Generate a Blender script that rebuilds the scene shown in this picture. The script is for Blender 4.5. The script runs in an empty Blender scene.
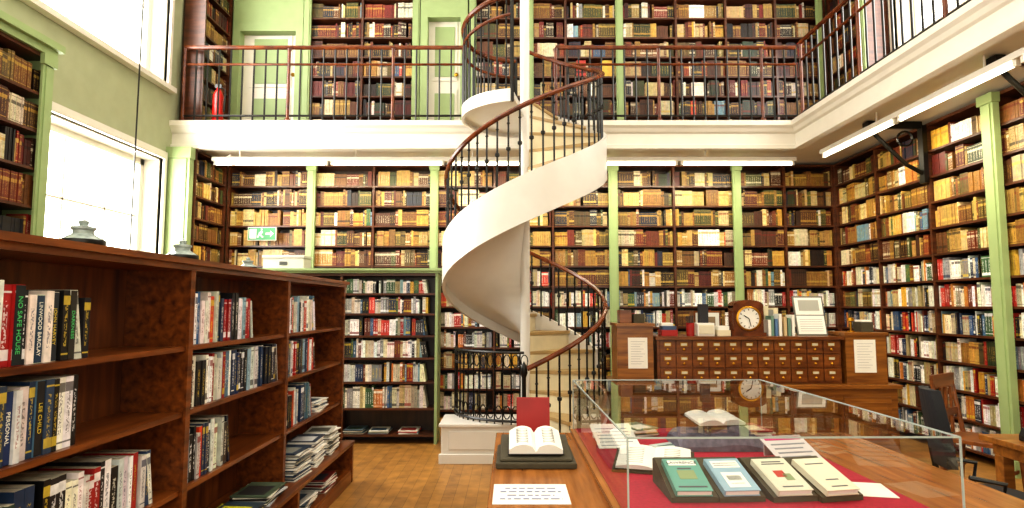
import bpy, math, random
from mathutils import Vector, Matrix
random.seed(7)
FL=0.12
def lin(h):
    c=[int(h[i:i+2],16)/255 for i in (0,2,4)]
    return tuple((x/12.92 if x<=.04045 else ((x+.055)/1.055)**2.4) for x in c)
# ---------------------------------------------------------------- materials
def newmat(n):
    m=bpy.data.materials.new(n); m.use_nodes=True
    nt=m.node_tree; b=nt.nodes['Principled BSDF']; return m,nt,b
def flat(n,hexc,rough=.5,metal=0,var=.12,scale=6,bump=0,spec=.5):
    m,nt,b=newmat(n); c=lin(hexc)
    tc=nt.nodes.new('ShaderNodeTexCoord'); no=nt.nodes.new('ShaderNodeTexNoise'); no.inputs['Scale'].default_value=scale; no.inputs['Detail'].default_value=5
    nt.links.new(tc.outputs['Object'],no.inputs['Vector'])
    r=nt.nodes.new('ShaderNodeValToRGB'); nt.links.new(no.outputs['Fac'],r.inputs[0])
    r.color_ramp.elements[0].position=.3; r.color_ramp.elements[1].position=.7
    r.color_ramp.elements[0].color=(*[x*(1-var) for x in c],1); r.color_ramp.elements[1].color=(*[min(1,x*(1+var)) for x in c],1)
    nt.links.new(r.outputs[0],b.inputs['Base Color'])
    b.inputs['Roughness'].default_value=rough; b.inputs['Metallic'].default_value=metal
    b.inputs['Specular IOR Level'].default_value=spec
    return m
def wood(n,h1,h2,scale=(3,30,30),rough=.35,dist=.3):
    m,nt,b=newmat(n)
    tc=nt.nodes.new('ShaderNodeTexCoord'); mp=nt.nodes.new('ShaderNodeMapping'); mp.inputs['Scale'].default_value=scale
    no=nt.nodes.new('ShaderNodeTexNoise'); no.inputs['Scale'].default_value=1; no.inputs['Detail'].default_value=6; no.inputs['Distortion'].default_value=dist
    nt.links.new(tc.outputs['Object'],mp.inputs[0]); nt.links.new(mp.outputs[0],no.inputs['Vector'])
    r=nt.nodes.new('ShaderNodeValToRGB'); nt.links.new(no.outputs['Fac'],r.inputs[0])
    r.color_ramp.elements[0].position=.28; r.color_ramp.elements[1].position=.75
    r.color_ramp.elements[0].color=(*lin(h1),1); r.color_ramp.elements[1].color=(*lin(h2),1)
    nt.links.new(r.outputs[0],b.inputs['Base Color']); b.inputs['Roughness'].default_value=rough
    return m
def emis(n,hexc,s):
    m,nt,b=newmat(n); b.inputs['Base Color'].default_value=(*lin(hexc),1)
    b.inputs['Emission Color'].default_value=(*lin(hexc),1); b.inputs['Emission Strength'].default_value=s; return m
def floor_mat():
    m,nt,b=newmat('floor_parquet')
    tc=nt.nodes.new('ShaderNodeTexCoord'); mp=nt.nodes.new('ShaderNodeMapping'); mp.inputs['Rotation'].default_value=(0,0,math.pi/2)
    br=nt.nodes.new('ShaderNodeTexBrick'); br.inputs['Scale'].default_value=1
    br.inputs['Brick Width'].default_value=1.1; br.inputs['Row Height'].default_value=.09; br.inputs['Mortar Size'].default_value=.0015
    br.inputs['Color1'].default_value=(*lin('a07236'),1); br.inputs['Color2'].default_value=(*lin('8e6430'),1); br.inputs['Mortar'].default_value=(*lin('5a3c1a'),1)
    nt.links.new(tc.outputs['Object'],mp.inputs[0]); nt.links.new(mp.outputs[0],br.inputs['Vector'])
    no=nt.nodes.new('ShaderNodeTexNoise'); no.inputs['Scale'].default_value=9; no.inputs['Detail'].default_value=6
    nt.links.new(tc.outputs['Object'],no.inputs['Vector'])
    mx=nt.nodes.new('ShaderNodeMixRGB'); mx.blend_type='OVERLAY'; mx.inputs[0].default_value=.7
    nt.links.new(br.outputs[0],mx.inputs[1]); nt.links.new(no.outputs['Fac'],mx.inputs[2])
    nt.links.new(mx.outputs[0],b.inputs['Base Color']); b.inputs['Roughness'].default_value=.4
    return m
def books_mat():
    m,nt,b=newmat('book_bindings'); N=nt.nodes.new; L=nt.links.new
    col=N('ShaderNodeAttribute'); col.attribute_name='Col'
    lab=N('ShaderNodeAttribute'); lab.attribute_name='Lab'
    uv=N('ShaderNodeUVMap'); uv.uv_map='UVMap'; sp=N('ShaderNodeSeparateXYZ'); L(uv.outputs[0],sp.inputs[0])
    def M(op,a,bb):
        n=N('ShaderNodeMath'); n.operation=op
        for i,x in enumerate((a,bb)):
            if x is None: continue
            if isinstance(x,(int,float)): n.inputs[i].default_value=x
            else: L(x,n.inputs[i])
        return n.outputs[0]
    u,v=sp.outputs[0],sp.outputs[1]; al=lab.outputs['Alpha']
    spine=M('GREATER_THAN',u,-.5)
    l1=M('LESS_THAN',M('ABSOLUTE',M('SUBTRACT',v,al),None),.06)
    b1=M('LESS_THAN',M('ABSOLUTE',M('SUBTRACT',M('ABSOLUTE',M('SUBTRACT',v,.5),None),.41),None),.012)
    has=M('GREATER_THAN',al,.05)
    lm=M('MULTIPLY',M('MULTIPLY',M('MAXIMUM',l1,b1),has),spine)
    no=N('ShaderNodeTexNoise'); no.inputs['Scale'].default_value=150; no.inputs['Detail'].default_value=0
    g=N('ShaderNodeNewGeometry'); L(g.outputs['Position'],no.inputs['Vector'])
    tx=M('MULTIPLY',M('GREATER_THAN',no.outputs['Fac'],.52),M('LESS_THAN',M('ABSOLUTE',M('SUBTRACT',u,.5),None),.2))
    tx=M('MULTIPLY',tx,M('LESS_THAN',M('ABSOLUTE',M('SUBTRACT',v,.5),None),.3))
    tx=M('MULTIPLY',tx,.6)
    fac=M('MAXIMUM',M('MULTIPLY',lm,.8),M('MULTIPLY',tx,spine))
    mx=N('ShaderNodeMixRGB'); L(fac,mx.inputs[0]); L(col.outputs['Color'],mx.inputs[1]); L(lab.outputs['Color'],mx.inputs[2])
    n2=N('ShaderNodeTexNoise'); n2.inputs['Scale'].default_value=28; n2.inputs['Detail'].default_value=4; L(g.outputs['Position'],n2.inputs['Vector'])
    mr=N('ShaderNodeMapRange'); mr.inputs[1].default_value=.3; mr.inputs[2].default_value=.7; mr.inputs[3].default_value=.75; mr.inputs[4].default_value=1.15; L(n2.outputs['Fac'],mr.inputs[0])
    mm=N('ShaderNodeMixRGB'); mm.blend_type='MULTIPLY'; mm.inputs[0].default_value=1; L(mx.outputs[0],mm.inputs[1]); L(mr.outputs[0],mm.inputs[2])
    L(mm.outputs[0],b.inputs['Base Color']); b.inputs['Roughness'].default_value=.45
    return m
def glass_mat():
    m=bpy.data.materials.new('case_glass'); m.use_nodes=True; nt=m.node_tree; nt.nodes.clear(); N=nt.nodes.new; L=nt.links.new
    o=N('ShaderNodeOutputMaterial'); mx=N('ShaderNodeMixShader'); t=N('ShaderNodeBsdfTransparent'); g=N('ShaderNodeBsdfGlossy')
    t.inputs[0].default_value=(.96,.975,.97,1); g.inputs['Roughness'].default_value=.01
    f=N('ShaderNodeLayerWeight'); f.inputs[0].default_value=.5
    mr=N('ShaderNodeMath'); mr.operation='POWER'; L(f.outputs['Facing'],mr.inputs[0]); mr.inputs[1].default_value=4.5
    ms=N('ShaderNodeMath'); ms.operation='MULTIPLY_ADD'; L(mr.outputs[0],ms.inputs[0]); ms.inputs[1].default_value=.9; ms.inputs[2].default_value=.06
    L(ms.outputs[0],mx.inputs[0]); L(t.outputs[0],mx.inputs[1]); L(g.outputs[0],mx.inputs[2]); L(mx.outputs[0],o.inputs[0]); return m

WOOD=wood('dark_shelf_wood','34190b','62341a',(4,4,25))
WOODH=wood('reddish_shelf_wood','441e0b','90501f',(30,2.5,30),.3)
WOODV=wood('reddish_back_wood','441e0b','844a1e',(30,22,2.5),.35)
WBACK=wood('shelf_back_wood','1c0d06','38200f',(20,20,2))
TABLE=wood('table_oak','7e4a1e','ac7036',(30,2,30),.25)
DESK=wood('desk_oak','643814','a0682a',(2.5,30,30),.3)
DRAW=wood('drawer_wood','502810','8a5020',(4,25,25),.3)
RAILW=wood('handrail_mahogany','3c180c','7c3e1a',(10,10,10),.25)
GREEN=flat('sage_green_paint','93a672',.5,var=.06)
WALL=flat('pale_green_wall','a2a684',.7,var=.05)
WHITE=flat('white_paint','dcd6c8',.4,var=.03)
STAIRW=flat('stair_white_enamel','d8d4cc',.3,var=.03)
CREAM=flat('cream_riser','d8cba8',.5,var=.08)
TREAD=flat('tread_lino','a88c5c',.5,var=.15)
IRON=flat('black_iron','15130f',.35,metal=.3)
STEEL=flat('grey_steel','777a78',.3,metal=.8)
FLOORM=floor_mat(); BOOK=books_mat(); GLASS=glass_mat()
BLIND=emis('daylit_window_blind','fffdf4',4.5)
TUBE=emis('fluorescent_tube','fff8e0',5)
PAPER=flat('paper','e8e6de',.7,var=.03)
INK=flat('ink_print','2a2a30',.7)
RED=flat('red_felt','a01230',.9,var=.15,scale=60)
REDB=flat('red_cloth_binding','a01c18',.5)
OLIVE=flat('dark_book_cushion','4a4434',.9,scale=30)
PURP=flat('grey_mauve_cushion','6e6a78',.9,scale=30,var=.25)
NAVY=flat('black_fabric','101218',.8,scale=50)
BLACK=flat('black_plastic','101012',.4)
BRASS=flat('brass','b8862c',.3,metal=1)
GREENS=flat('sign_green','3c8a58',.5)
def P(n,h,r=.5): return flat(n,h,r,var=.04)

# ---------------------------------------------------------------- mesh builder
class MB:
    def __init__(s): s.v=[]; s.f=[]; s.m=[]
    def face(s,pts,m=0):
        b=len(s.v); s.v+= [tuple(p) for p in pts]; s.f.append(tuple(range(b,b+len(pts)))); s.m.append(m)
    def hexa(s,p,m=0):
        b=len(s.v); s.v+=[tuple(q) for q in p]
        for f in ((0,3,2,1),(4,5,6,7),(0,1,5,4),(1,2,6,5),(2,3,7,6),(3,0,4,7)): s.f.append(tuple(b+i for i in f)); s.m.append(m)
    def box(s,x0,x1,y0,y1,z0,z1,m=0,F=None):
        p=[(x0,y0,z0),(x1,y0,z0),(x1,y1,z0),(x0,y1,z0),(x0,y0,z1),(x1,y0,z1),(x1,y1,z1),(x0,y1,z1)]
        if F: p=[F(*q) for q in p]
        s.hexa(p,m)
    def cyl(s,p0,p1,r0,r1=None,n=8,m=0,cap=True):
        if r1 is None: r1=r0
        s.tube([p0,p1],[r0,r1],n,m,cap)
    def tube(s,pts,r,n=8,m=0,cap=True):
        pts=[Vector(p) for p in pts]; 
        if not isinstance(r,(list,tuple)): r=[r]*len(pts)
        b=len(s.v); 
        for i,p in enumerate(pts):
            t=(pts[min(i+1,len(pts)-1)]-pts[max(i-1,0)]).normalized()
            a=Vector((0,0,1)) if abs(t.z)<.95 else Vector((1,0,0))
            x=t.cross(a).normalized(); y=t.cross(x).normalized()
            for k in range(n):
                an=2*math.pi*k/n; s.v.append(tuple(p+(x*math.cos(an)+y*math.sin(an))*r[i]))
        for i in range(len(pts)-1):
            for k in range(n):
                k2=(k+1)%n; s.f.append((b+i*n+k,b+(i+1)*n+k,b+(i+1)*n+k2,b+i*n+k2)); s.m.append(m)
        if cap:
            s.f.append(tuple(b+k for k in range(n))); s.m.append(m)
            s.f.append(tuple(b+(len(pts)-1)*n+k for k in reversed(range(n)))); s.m.append(m)
    def lathe(s,prof,c,n=24,m=0,F=None):
        b=len(s.v)
        for r,z in prof:
            for k in range(n):
                a=2*math.pi*k/n; q=(c[0]+r*math.cos(a),c[1]+r*math.sin(a),c[2]+z)
                s.v.append(tuple(F(r*math.cos(a),r*math.sin(a),z)) if F else q)
        for i in range(len(prof)-1):
            for k in range(n):
                k2=(k+1)%n; s.f.append((b+i*n+k,b+i*n+k2,b+(i+1)*n+k2,b+(i+1)*n+k)); s.m.append(m)
        s.f.append(tuple(b+k for k in reversed(range(n)))); s.m.append(m)
        s.f.append(tuple(b+(len(prof)-1)*n+k for k in range(n))); s.m.append(m)
    def build(s,name,mats,smooth=False,bevel=0,parent=None,M=None):
        me=bpy.data.meshes.new(name); me.from_pydata(s.v,[],s.f)
        for x in mats: me.materials.append(x)
        me.polygons.foreach_set('material_index',s.m)
        if smooth: me.polygons.foreach_set('use_smooth',[True]*len(s.f))
        o=bpy.data.objects.new(name,me); bpy.context.scene.collection.objects.link(o)
        if M is not None: o.matrix_world=M
        if bevel:
            md=o.modifiers.new('b','BEVEL'); md.width=bevel; md.segments=2; md.limit_method='ANGLE'
        if smooth:
            try: me.set_sharp_from_angle(angle=math.radians(40))
            except Exception: pass
        if parent: o.parent=parent
        return o
def frame(O,U,D):
    O=Vector(O);U=Vector(U);D=Vector(D)
    return lambda u,d,z:(O.x+U.x*u+D.x*d, O.y+U.y*u+D.y*d, O.z+z)

# ---------------------------------------------------------------- books
OLD=['4a2a16','6a4222','7a5028','8a6a34','9c7a44','58201a','6c281c','3a2114','2c1a12','2f3a22','4a4f2a','22283a','b09660','c0ac7c','80582e','603820','cfc2a0','682c1c','4a2816','5c4a2c']
GOLD=['b08438','c09646','9c7436','8a602a','8e642c','6a4222','64542c','ccae66','74341c','54441f','dcc68c','4a4f2a','a88648','b49452']
DARK=['341a12','42201a','5e1a14','742620','2a1a14','1e1614','4a2422','643e26','7c542e','7c2018','b89c70','2a3a2a','d0c0a0','8c2a1c','262e3c','3c2a1c','4c3424','947848','e0d8c8','1a1a20']
MOD=['ece8dc','e0d8c4','d4d0c4','ece8e0','f6f6f2','f0ece4','e8e4d8','1b2c4c','3c5c80','a02420','c43c30','d4a840','1a1a1a','2c2c34','3c5c3c','7a9aa6','8c8c8c','c07838','c8bc9c','a89c80','6c3020','e0d4b0','b4a070']
FIC=['10182c','1a1a1e','22385c','f0ede4','e6e0d0','a01c1c','2c3c54','141414','d8d4c8','5a7c94','f4f2ea','3a2c28','88a4b4','27413a','f8f8f4','c8c8c4','2a5a90','c8401c','e8e4d8','f4f2ea']
PAL={'old':[OLD],'gold':[GOLD,GOLD,OLD],'dark':[DARK],'mod':[MOD],'fic':[FIC],'mix':[OLD,MOD,GOLD]}
LABS=['c8a850','b89040','1a120c','6a2010','d8ccac','b09040']
class BK:
    def __init__(s): s.v=[];s.f=[];s.c=[];s.l=[];s.uv=[];s.spines=[]
    def add(s,F,u,w,d,dep,z,h,col,lab,al,tilt=0):
        b=len(s.v)
        for (a,q,zz) in ((0,0,0),(w,0,0),(w,dep,0),(0,dep,0),(0,0,h),(w,0,h),(w,dep,h),(0,dep,h)):
            s.v.append(F(u+a+tilt*zz,d+q,z+zz))
        cc=(*col,1); ll=(*lab,al); pg=(.55,.5,.38,1)
        for f,sp in (((0,1,5,4),1),((1,2,6,5),0),((3,0,4,7),0),((4,5,6,7),2)):
            s.f.append(tuple(b+i for i in f))
            k=pg if sp==2 else cc
            s.c+=list(k)*4; s.l+=list(ll)*4
            s.uv+=([0,0,1,0,1,1,0,1] if sp==1 else [-1,0,-1,0,-1,1,-1,1])
        s.spines.append((F(u+w/2,d,z+h/2),w,h,tilt))
    def fill(s,F,u0,u1,z0,gap,style,d=.03,full=1.0,dep=.17,hs=(.62,.9),ws=(.016,.036),hmax=.3):
        u=u0+.004; end=u0+(u1-u0)*full
        while u<end-.02:
            n=random.choice([1,1,1,2,3,5,8]) if style not in('fic',) else random.choice([1,1,1,2])
            if style=='mod': n=random.choice([1,1,2,3])
            pal=random.choice(PAL[style]); col=Vector(lin(random.choice(pal))); col*=random.uniform(.75,1.2)
            h=min(gap*random.uniform(*hs),hmax); w=random.uniform(*ws)
            lum=col[0]*.3+col[1]*.6+col[2]*.1
            if style in('mod','fic'):
                lab=lin(random.choice(['f4f0e0','d8bc40','ffffff'])) if lum<.3 else lin(random.choice(['1a1a1e','8c1c1c','1b2c55']))
                al=random.choice([0,0,.15,.85])
            else:
                lab=lin(random.choice(LABS)); al=random.choice([0,.7,.75,.8,.3,.7])
            for i in range(n):
                ww=w*random.uniform(.92,1.08); hh=h*random.uniform(.99,1.0) if n>1 else h
                if u+ww>end: break
                c2=tuple(min(1,x*random.uniform(.9,1.08)) for x in col)
                last = full<1 and u+ww>end-.05
                s.add(F,u,ww,d+random.uniform(0,.012),dep,z0,hh,c2,lab,al,random.choice([-.16,0]) if last else 0)
                u+=ww+.001
            if random.random()<.05: u+=random.uniform(.01,.04)
    def build(s,name):
        me=bpy.data.meshes.new(name); me.from_pydata(s.v,[],s.f); me.materials.append(BOOK)
        a=me.color_attributes.new('Col','FLOAT_COLOR','CORNER'); a.data.foreach_set('color',s.c)
        a=me.color_attributes.new('Lab','FLOAT_COLOR','CORNER'); a.data.foreach_set('color',s.l)
        uv=me.uv_layers.new(name='UVMap'); uv.data.foreach_set('uv',s.uv)
        o=bpy.data.objects.new(name,me); bpy.context.scene.collection.objects.link(o); return o

def bookcase(F,W,z0,z1,depth,shelves,divs,pils=(),wood_m=WOOD,style=None,name='built_in_bookcase',cornice=None,endm=0,dv=.03,hs=(.68,.93),hmax=.3,books_d=.03):
    mb=MB(); mats=[wood_m,GREEN,WBACK,WHITE]
    mb.box(0,W,depth-.015,depth,z0,z1,2,F)
    mb.box(0,dv,0,depth-.016,z0,z1,endm,F); mb.box(W-dv,W,0,depth-.016,z0,z1,endm,F)
    for x in divs: mb.box(x-dv/2,x+dv/2,.002,depth-.016,z0,z1,0,F)
    mb.box(dv,W-dv,0,depth-.016,z1-.03,z1,0,F)
    edges=[0]+list(divs)+[W]
    for zs in shelves:
        for a,b in zip(edges[:-1],edges[1:]):
            mb.box(a+dv/2+.001 if a else dv,b-dv/2-.001 if b<W else W-dv,.006,depth-.017,zs-.022,zs,0,F)
    for (x,w,p) in pils:
        mb.box(x-w/2,x+w/2,-p,-.001,z0,z1,1,F); mb.box(x-w*.3,x+w*.3,-p-.012,-p,z0+.15,z1-.1,1,F)
        mb.box(x-w*.62,x+w*.62,-p-.02,-.001,z1-.09,z1-.001,1,F); mb.box(x-w*.62,x+w*.62,-p-.02,-.001,z0,z0+.14,1,F)
    if cornice:
        cm,h=cornice
        mb.box(-.02,W+.02,-.03,depth,z1,z1+h*.5,cm,F); mb.box(-.05,W+.05,-.07,depth,z1+h*.5,z1+h,cm,F)
    o=mb.build(name,mats)
    if style:
        bk=BK(); ss=sorted(shelves)+[z1-.03]
        for a,b in zip(edges[:-1],edges[1:]):
            for i in range(len(ss)-1):
                st=style(i,ss[i],(a+b)/2) 
                if st is None: continue
                fl=1
                if isinstance(st,tuple): st,fl=st
                bk.fill(F,a+dv/2+.006 if a else dv+.004,b-dv/2-.004 if b<W else W-dv-.004,ss[i]+.001,ss[i+1]-ss[i]-.024,st,full=fl,hs=hs,hmax=hmax,d=books_d)
        bk.build('shelved_books')
    return o

# ---------------------------------------------------------------- shell
G=7.5; B=8.4; XL=-4.22; XR=4.72; CEIL=6.6; YB=-3.0; XF=3.47; SB=3.54; ST=3.89
def slab(name,x0,x1,y0,y1,z0,z1,m):
    mb=MB(); mb.box(x0,x1,y0,y1,z0,z1); return mb.build(name,[m])
slab('floor',XL-.4,XR+.3,YB-.2,B+.6,0,FL,FLOORM)
slab('ceiling',XL-.4,XR+.3,YB-.2,B+.6,CEIL,CEIL+.15,WHITE)
slab('wall_back',XL-.4,XR+.3,B+.32,B+.5,FL,CEIL,WALL)
slab('wall_front',XL-.4,XR+.3,YB-.2,YB,FL,CEIL,WALL)
def wall_x(name,x0,x1,ya,yb,za,zb,holes,m):
    mb=MB(); ys=sorted({ya,yb}|{h[0] for h in holes}|{h[1] for h in holes}); zs=sorted({za,zb}|{h[2] for h in holes}|{h[3] for h in holes})
    for y0,y1 in zip(ys[:-1],ys[1:]):
        for z0,z1 in zip(zs[:-1],zs[1:]):
            if any(h[0]<=y0 and y1<=h[1] and h[2]<=z0 and z1<=h[3] for h in holes): continue
            mb.box(x0,x1,y0,y1,z0,z1)
    return mb.build(name,[m])
WL=[(5.4,7.32,1.95,3.36),(4.6,7.32,4.27,6.1),(0,3,4.27,6.1)]
wall_x('wall_left',XL-.35,XL,YB,B+.32,FL,CEIL,WL,WALL)
WR=[(5.0,7.35,4.3,6.1),(1,3.8,4.3,6.1)]
wall_x('wall_right',XR,XR+.3,YB,B+.32,FL,CEIL,WR,WALL)
def window(n,xface,s,y0,y1,z0,z1,bars_y,bars_z,arch=.1):
    mb=MB(); D=.24
    def X(a): return xface+s*a
    def bx(a0,a1,ya,yb,za,zb,m):
        p,q=sorted((X(a0),X(a1))); mb.box(p,q,ya,yb,za,zb,m)
    for k,(w,pr) in enumerate(((arch,.03),(arch*.5,.055))):
        bx(-pr,-.002,y0-w,y1+w,z1+.001,z1+w,0); bx(-pr,-.002,y0-w,y0,z0,z1,0); bx(-pr,-.002,y1,y1+w,z0,z1,0)
    bx(-.09,-.002,y0-arch-.03,y1+arch+.03,z0-.06,z0,0)
    bx(.001,D,y0+.001,y0+.02,z0,z1-.001,0); bx(.001,D,y1-.02,y1-.001,z0,z1-.001,0); bx(.001,D,y0+.02,y1-.02,z1-.02,z1-.001,0); bx(.001,D,y0+.02,y1-.02,z0+.001,z0+.03,0)
    bx(D-.06,D,y0+.02,y0+.09,z0,z1,0); bx(D-.06,D,y1-.09,y1-.02,z0,z1,0); bx(D-.06,D,y0,y1,z1-.09,z1-.02,0); bx(D-.06,D,y0,y1,z0,z0+.1,0)
    for i in range(1,bars_y): 
        y=y0+(y1-y0)*i/bars_y; bx(D-.03,D-.01,y-.01,y+.01,z0+.05,z1-.05,0)
    for i in range(1,bars_z):
        z=z0+(z1-z0)*i/bars_z; bx(D-.03,D-.01,y0+.05,y1-.05,z-.012,z+.012,0)
    bx(D,D+.01,y0,y1,z0,z1,1)
    return mb.build(n,[WHITE,BLIND])
window('window_1',XL,-1,*WL[0],3,2); window('window_2',XL,-1,*WL[1],2,2); window('window_3',XL,-1,*WL[2],4,3)
window('window_4',XR,1,*WR[0],4,3); window('window_5',XR,1,*WR[1],4,3)

def gallery():
    mb=MB()
    mb.box(XL+.001,XR-.001,G+.06,B+.319,SB+.03,ST-.012,0)
    mb.box(XF+.06,XR-.001,YB+.001,G+.06,SB+.03,ST-.012,0)
    mb.box(XL+.001,XR-.001,G+.06,B+.319,ST-.012,ST,1); mb.box(XF+.06,XR-.001,YB+.001,G+.06,ST-.012,ST,1)
    prof=[(.06,SB),(.02,SB),(.02,SB+.05),(.045,SB+.06),(.045,SB+.19),(.02,SB+.21),(0,SB+.25),(-.03,SB+.28),(-.03,ST-.01),(0,ST),(.06,ST)]
    n=len(prof)
    path=[]
    for (o,z) in prof: path.append(((XL+.001,G+o,z),(XF+o,G+o,z),(XF+o,YB+.001,z)))
    for i in range(n-1):
        for k in range(2):
            mb.face([path[i][k],path[i][k+1],path[i+1][k+1],path[i+1][k]],0)
    mb.box(XL+.001,XF+.1,G+.06,G+.12,SB,SB+.03,0); mb.box(XF+.06,XF+.12,YB+.001,G+.1,SB,SB+.03,0)
    return mb.build('gallery_floor',[WHITE,FLOORM])
gallery()

# ---------------------------------------------------------------- wall bookcases
def shelves(z0,z1,n): return [z0+(z1-z0)*i/n for i in range(n)]
def low_style(i,z,u):
    if z<.3: return ('mod',.9)
    if z<1.75: return random.choice(['mod','mod','mix','mod'])
    if z<2.05: return random.choice(['mod','mix','gold'])
    if z<2.8: return random.choice(['gold','old','gold','mix','gold'])
    return random.choice(['old','gold','old'])
def right_style(i,z,u):
    if z<.3: return ('mod',.9)
    if z<2.05: return random.choice(['mod','mod','mod','mix'])
    if z<2.35: return random.choice(['mix','gold','mix'])
    if z<2.9: return random.choice(['gold','old','gold','mix'])
    return random.choice(['old','gold','mix'])
zl=shelves(FL+.1,SB-.02,12)
Fb=frame((-3.9,B,0),(1,0,0),(0,1,0))
pl=[(-2.74+3.9,.11,.05),(-1.06+3.9,.11,.05),(1.38+3.9,.12,.05),(3.07+3.9,.11,.05)]
dl=[1.16,2.0,2.84,3.66,4.46,5.28,6.12,6.97,7.64]
bookcase(Fb,8.32,FL,SB-.002,.3,zl,dl,pl,style=low_style)
Fr=frame((4.42,B-.001,0),(0,-1,0),(1,0,0))
bookcase(Fr,6.4,FL,SB-.002,.298,zl,[.95,1.9,2.83,3.9,4.9,5.6],[(2.83,.15,.06),(5.6,.15,.06)],style=right_style)
Fa=frame((-3.91,G+.05,0),(0,1,0),(-1,0,0))
bookcase(Fa,B-G-.06,FL,SB-.002,.3,zl,[],[],style=low_style)
mb=MB(); mb.box(-4.215,-3.93,G-.06,G+.04,FL,SB-.002); mb.box(-4.18,-3.965,G-.075,G-.06,FL+.3,SB-.15); mb.box(-4.218,-3.915,G-.075,G+.04,SB-.14,SB-.003); mb.build('pilaster',[GREEN])
Ft=frame((-3.88,2.3,0),(0,1,0),(-1,0,0))
bookcase(Ft,2.78,FL,3.68,.33,shelves(FL+.1,3.66,11),[.95,1.9],[(2.72,.12,.02),(.06,.12,.02)],style=lambda i,z,u:random.choice(['dark','old','dark']),cornice=(1,.12),endm=1)
up=shelves(ST+.06,6.2,8)
def up_style(i,z,u): return random.choice(['dark','dark','dark','mix','old'])
Fu=frame((-2.9,B,0),(1,0,0),(0,1,0))
bookcase(Fu,1.6,ST+.001,6.25,.3,up,[.8],[(.04,.1,.04),(1.56,.1,.04)],style=up_style)
Fu2=frame((-.6,B,0),(1,0,0),(0,1,0))
bookcase(Fu2,5.0,ST+.001,6.25,.3,up,[.85,1.35,2.1,2.9,3.6,4.3],[(.05,.1,.04),(.85,.1,.04),(2.1,.1,.04),(4.9,.08,.04)],style=up_style)
Fu3=frame((4.42,B-.001,0),(0,-1,0),(1,0,0))
bookcase(Fu3,.95,ST+.001,6.25,.28,up,[],[(.9,.09,.04)],style=up_style)
Fu4=frame((-3.92,G+.15,0),(0,1,0),(-1,0,0))
bookcase(Fu4,B-G-.17,ST+.001,6.25,.28,up,[],[],style=up_style)
def door(n,x0,x1,z1,wm):
    mb=MB(); y=B
    mb.box(x0,x0+.1,y-.03,y+.3,ST+.001,z1,0); mb.box(x1-.1,x1,y-.03,y+.3,ST+.001,z1,0); mb.box(x0+.1,x1-.1,y-.03,y+.3,z1-.12,z1,0)
    mb.box(x0+.1,x1-.1,y+.12,y+.16,ST+.001,z1-.12,wm)
    w=(x1-x0-.2)
    for (a,b,c,d) in ((.12,.88,.08,.4),(.12,.88,.47,.92)):
        mb.box(x0+.1+w*a,x0+.1+w*b,y+.105,y+.12,ST+(z1-ST)*c,ST+(z1-ST)*d,wm)
        mb.box(x0+.1+w*(a+.08),x0+.1+w*(b-.08),y+.095,y+.105,ST+(z1-ST)*(c+.03),ST+(z1-ST)*(d-.03),0)
    mb.lathe([(.0,0),(.025,.01),(.03,.03),(.0,.05)],(0,0,0),10,2,F=lambda a,b,c:(x1-.16+a,y+.1-c,ST+.95+b))
    mb.box(x0,x1,y-.03,y+.3,z1+.001,6.25,0)
    return mb.build(n,[GREEN,WHITE,BRASS])
door('door_1',-3.9,-2.92,5.55,1); door('door_2',-1.28,-.62,5.75,1)

# projecting lower bookcase
Fp=frame((-2.95,6.8,0),(1,0,0),(0,1,0))
bookcase(Fp,2.14,FL,1.96,.3,[FL+.1,.5,.78,1.04,1.28,1.52,1.74],[1.08],[],style=lambda i,z,u:None if i==0 else ('mod',.93),cornice=(1,.05),endm=1,wood_m=WOOD,hs=(.75,.95),name='freestanding_bookcase')
# ---------------------------------------------------------------- foreground left bookcase
Ff=frame((-1.46,.3,0),(0,1,0),(-1,0,0))
divs=[1.24,2.52,3.74]; WF=5.1
shf=[FL+.1,.46,.79,1.13,1.42]
mb=MB()
D=.3
mb.box(0,WF,D-.015,D,FL,1.76,1,Ff)
for x in [.0125]+divs+[WF-.0125]:
    mb.box(x-.0125,x+.0125,0,D-.016,FL,1.76,0,Ff)
    mb.box(x-.02,x+.02,-.012,-.001,.47,1.76,0,Ff)
    mb.box(x-.018,x+.018,-.11,-.001,FL,.435,0,Ff)
e=[.0]+divs+[WF]
for zs in shf:
    for a,b in zip(e[:-1],e[1:]):
        mb.box(a+.014+(.012 if a==0 else 0),b-.014-(.012 if b==WF else 0),.004 if zs>.4 else -.1,D-.017,zs-.022,zs,0,Ff)
mb.box(-.005,WF+.005,-.12,-.001,.436,.46,0,Ff)
mb.box(-.01,WF+.01,-.02,D+.02,1.76,1.785,0,Ff); mb.box(-.03,WF+.03,-.04,D+.04,1.785,1.81,0,Ff)
mb.box(0,WF,-.105,-.1,FL,FL+.08,0,Ff)
fbc=mb.build('low_bookcase',[WOODH,WOODV])
fb=BK()
gaps={1.42:.32,1.13:.265,.79:.315,.46:.3,.22:.2}
def row(z,ua,ub,st='fic'): fb.fill(Ff,ua,ub,z+.001,.27,st,d=.02,full=.999,dep=.2,hs=(.76,.96),ws=(.02,.040),hmax=gaps.get(z,.27)-.03)
Y=lambda y:y-.3
row(1.42,.05,1.2); row(1.13,.05,1.2); row(.79,.05,1.2)
row(1.42,Y(1.57),Y(2.20)); row(1.13,Y(1.57),Y(2.16)); row(.79,Y(1.57),Y(2.64))
row(1.42,Y(2.85),Y(3.6)); row(1.13,Y(2.85),Y(4.0)); row(.79,Y(2.85),Y(3.35)); 
row(1.42,Y(4.08),Y(4.72)); row(1.13,Y(4.08),Y(4.75)); row(.79,Y(4.08),Y(4.7)); row(.46,Y(1.57),Y(2.7))
fbo=fb.build('shelved_books')
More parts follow.
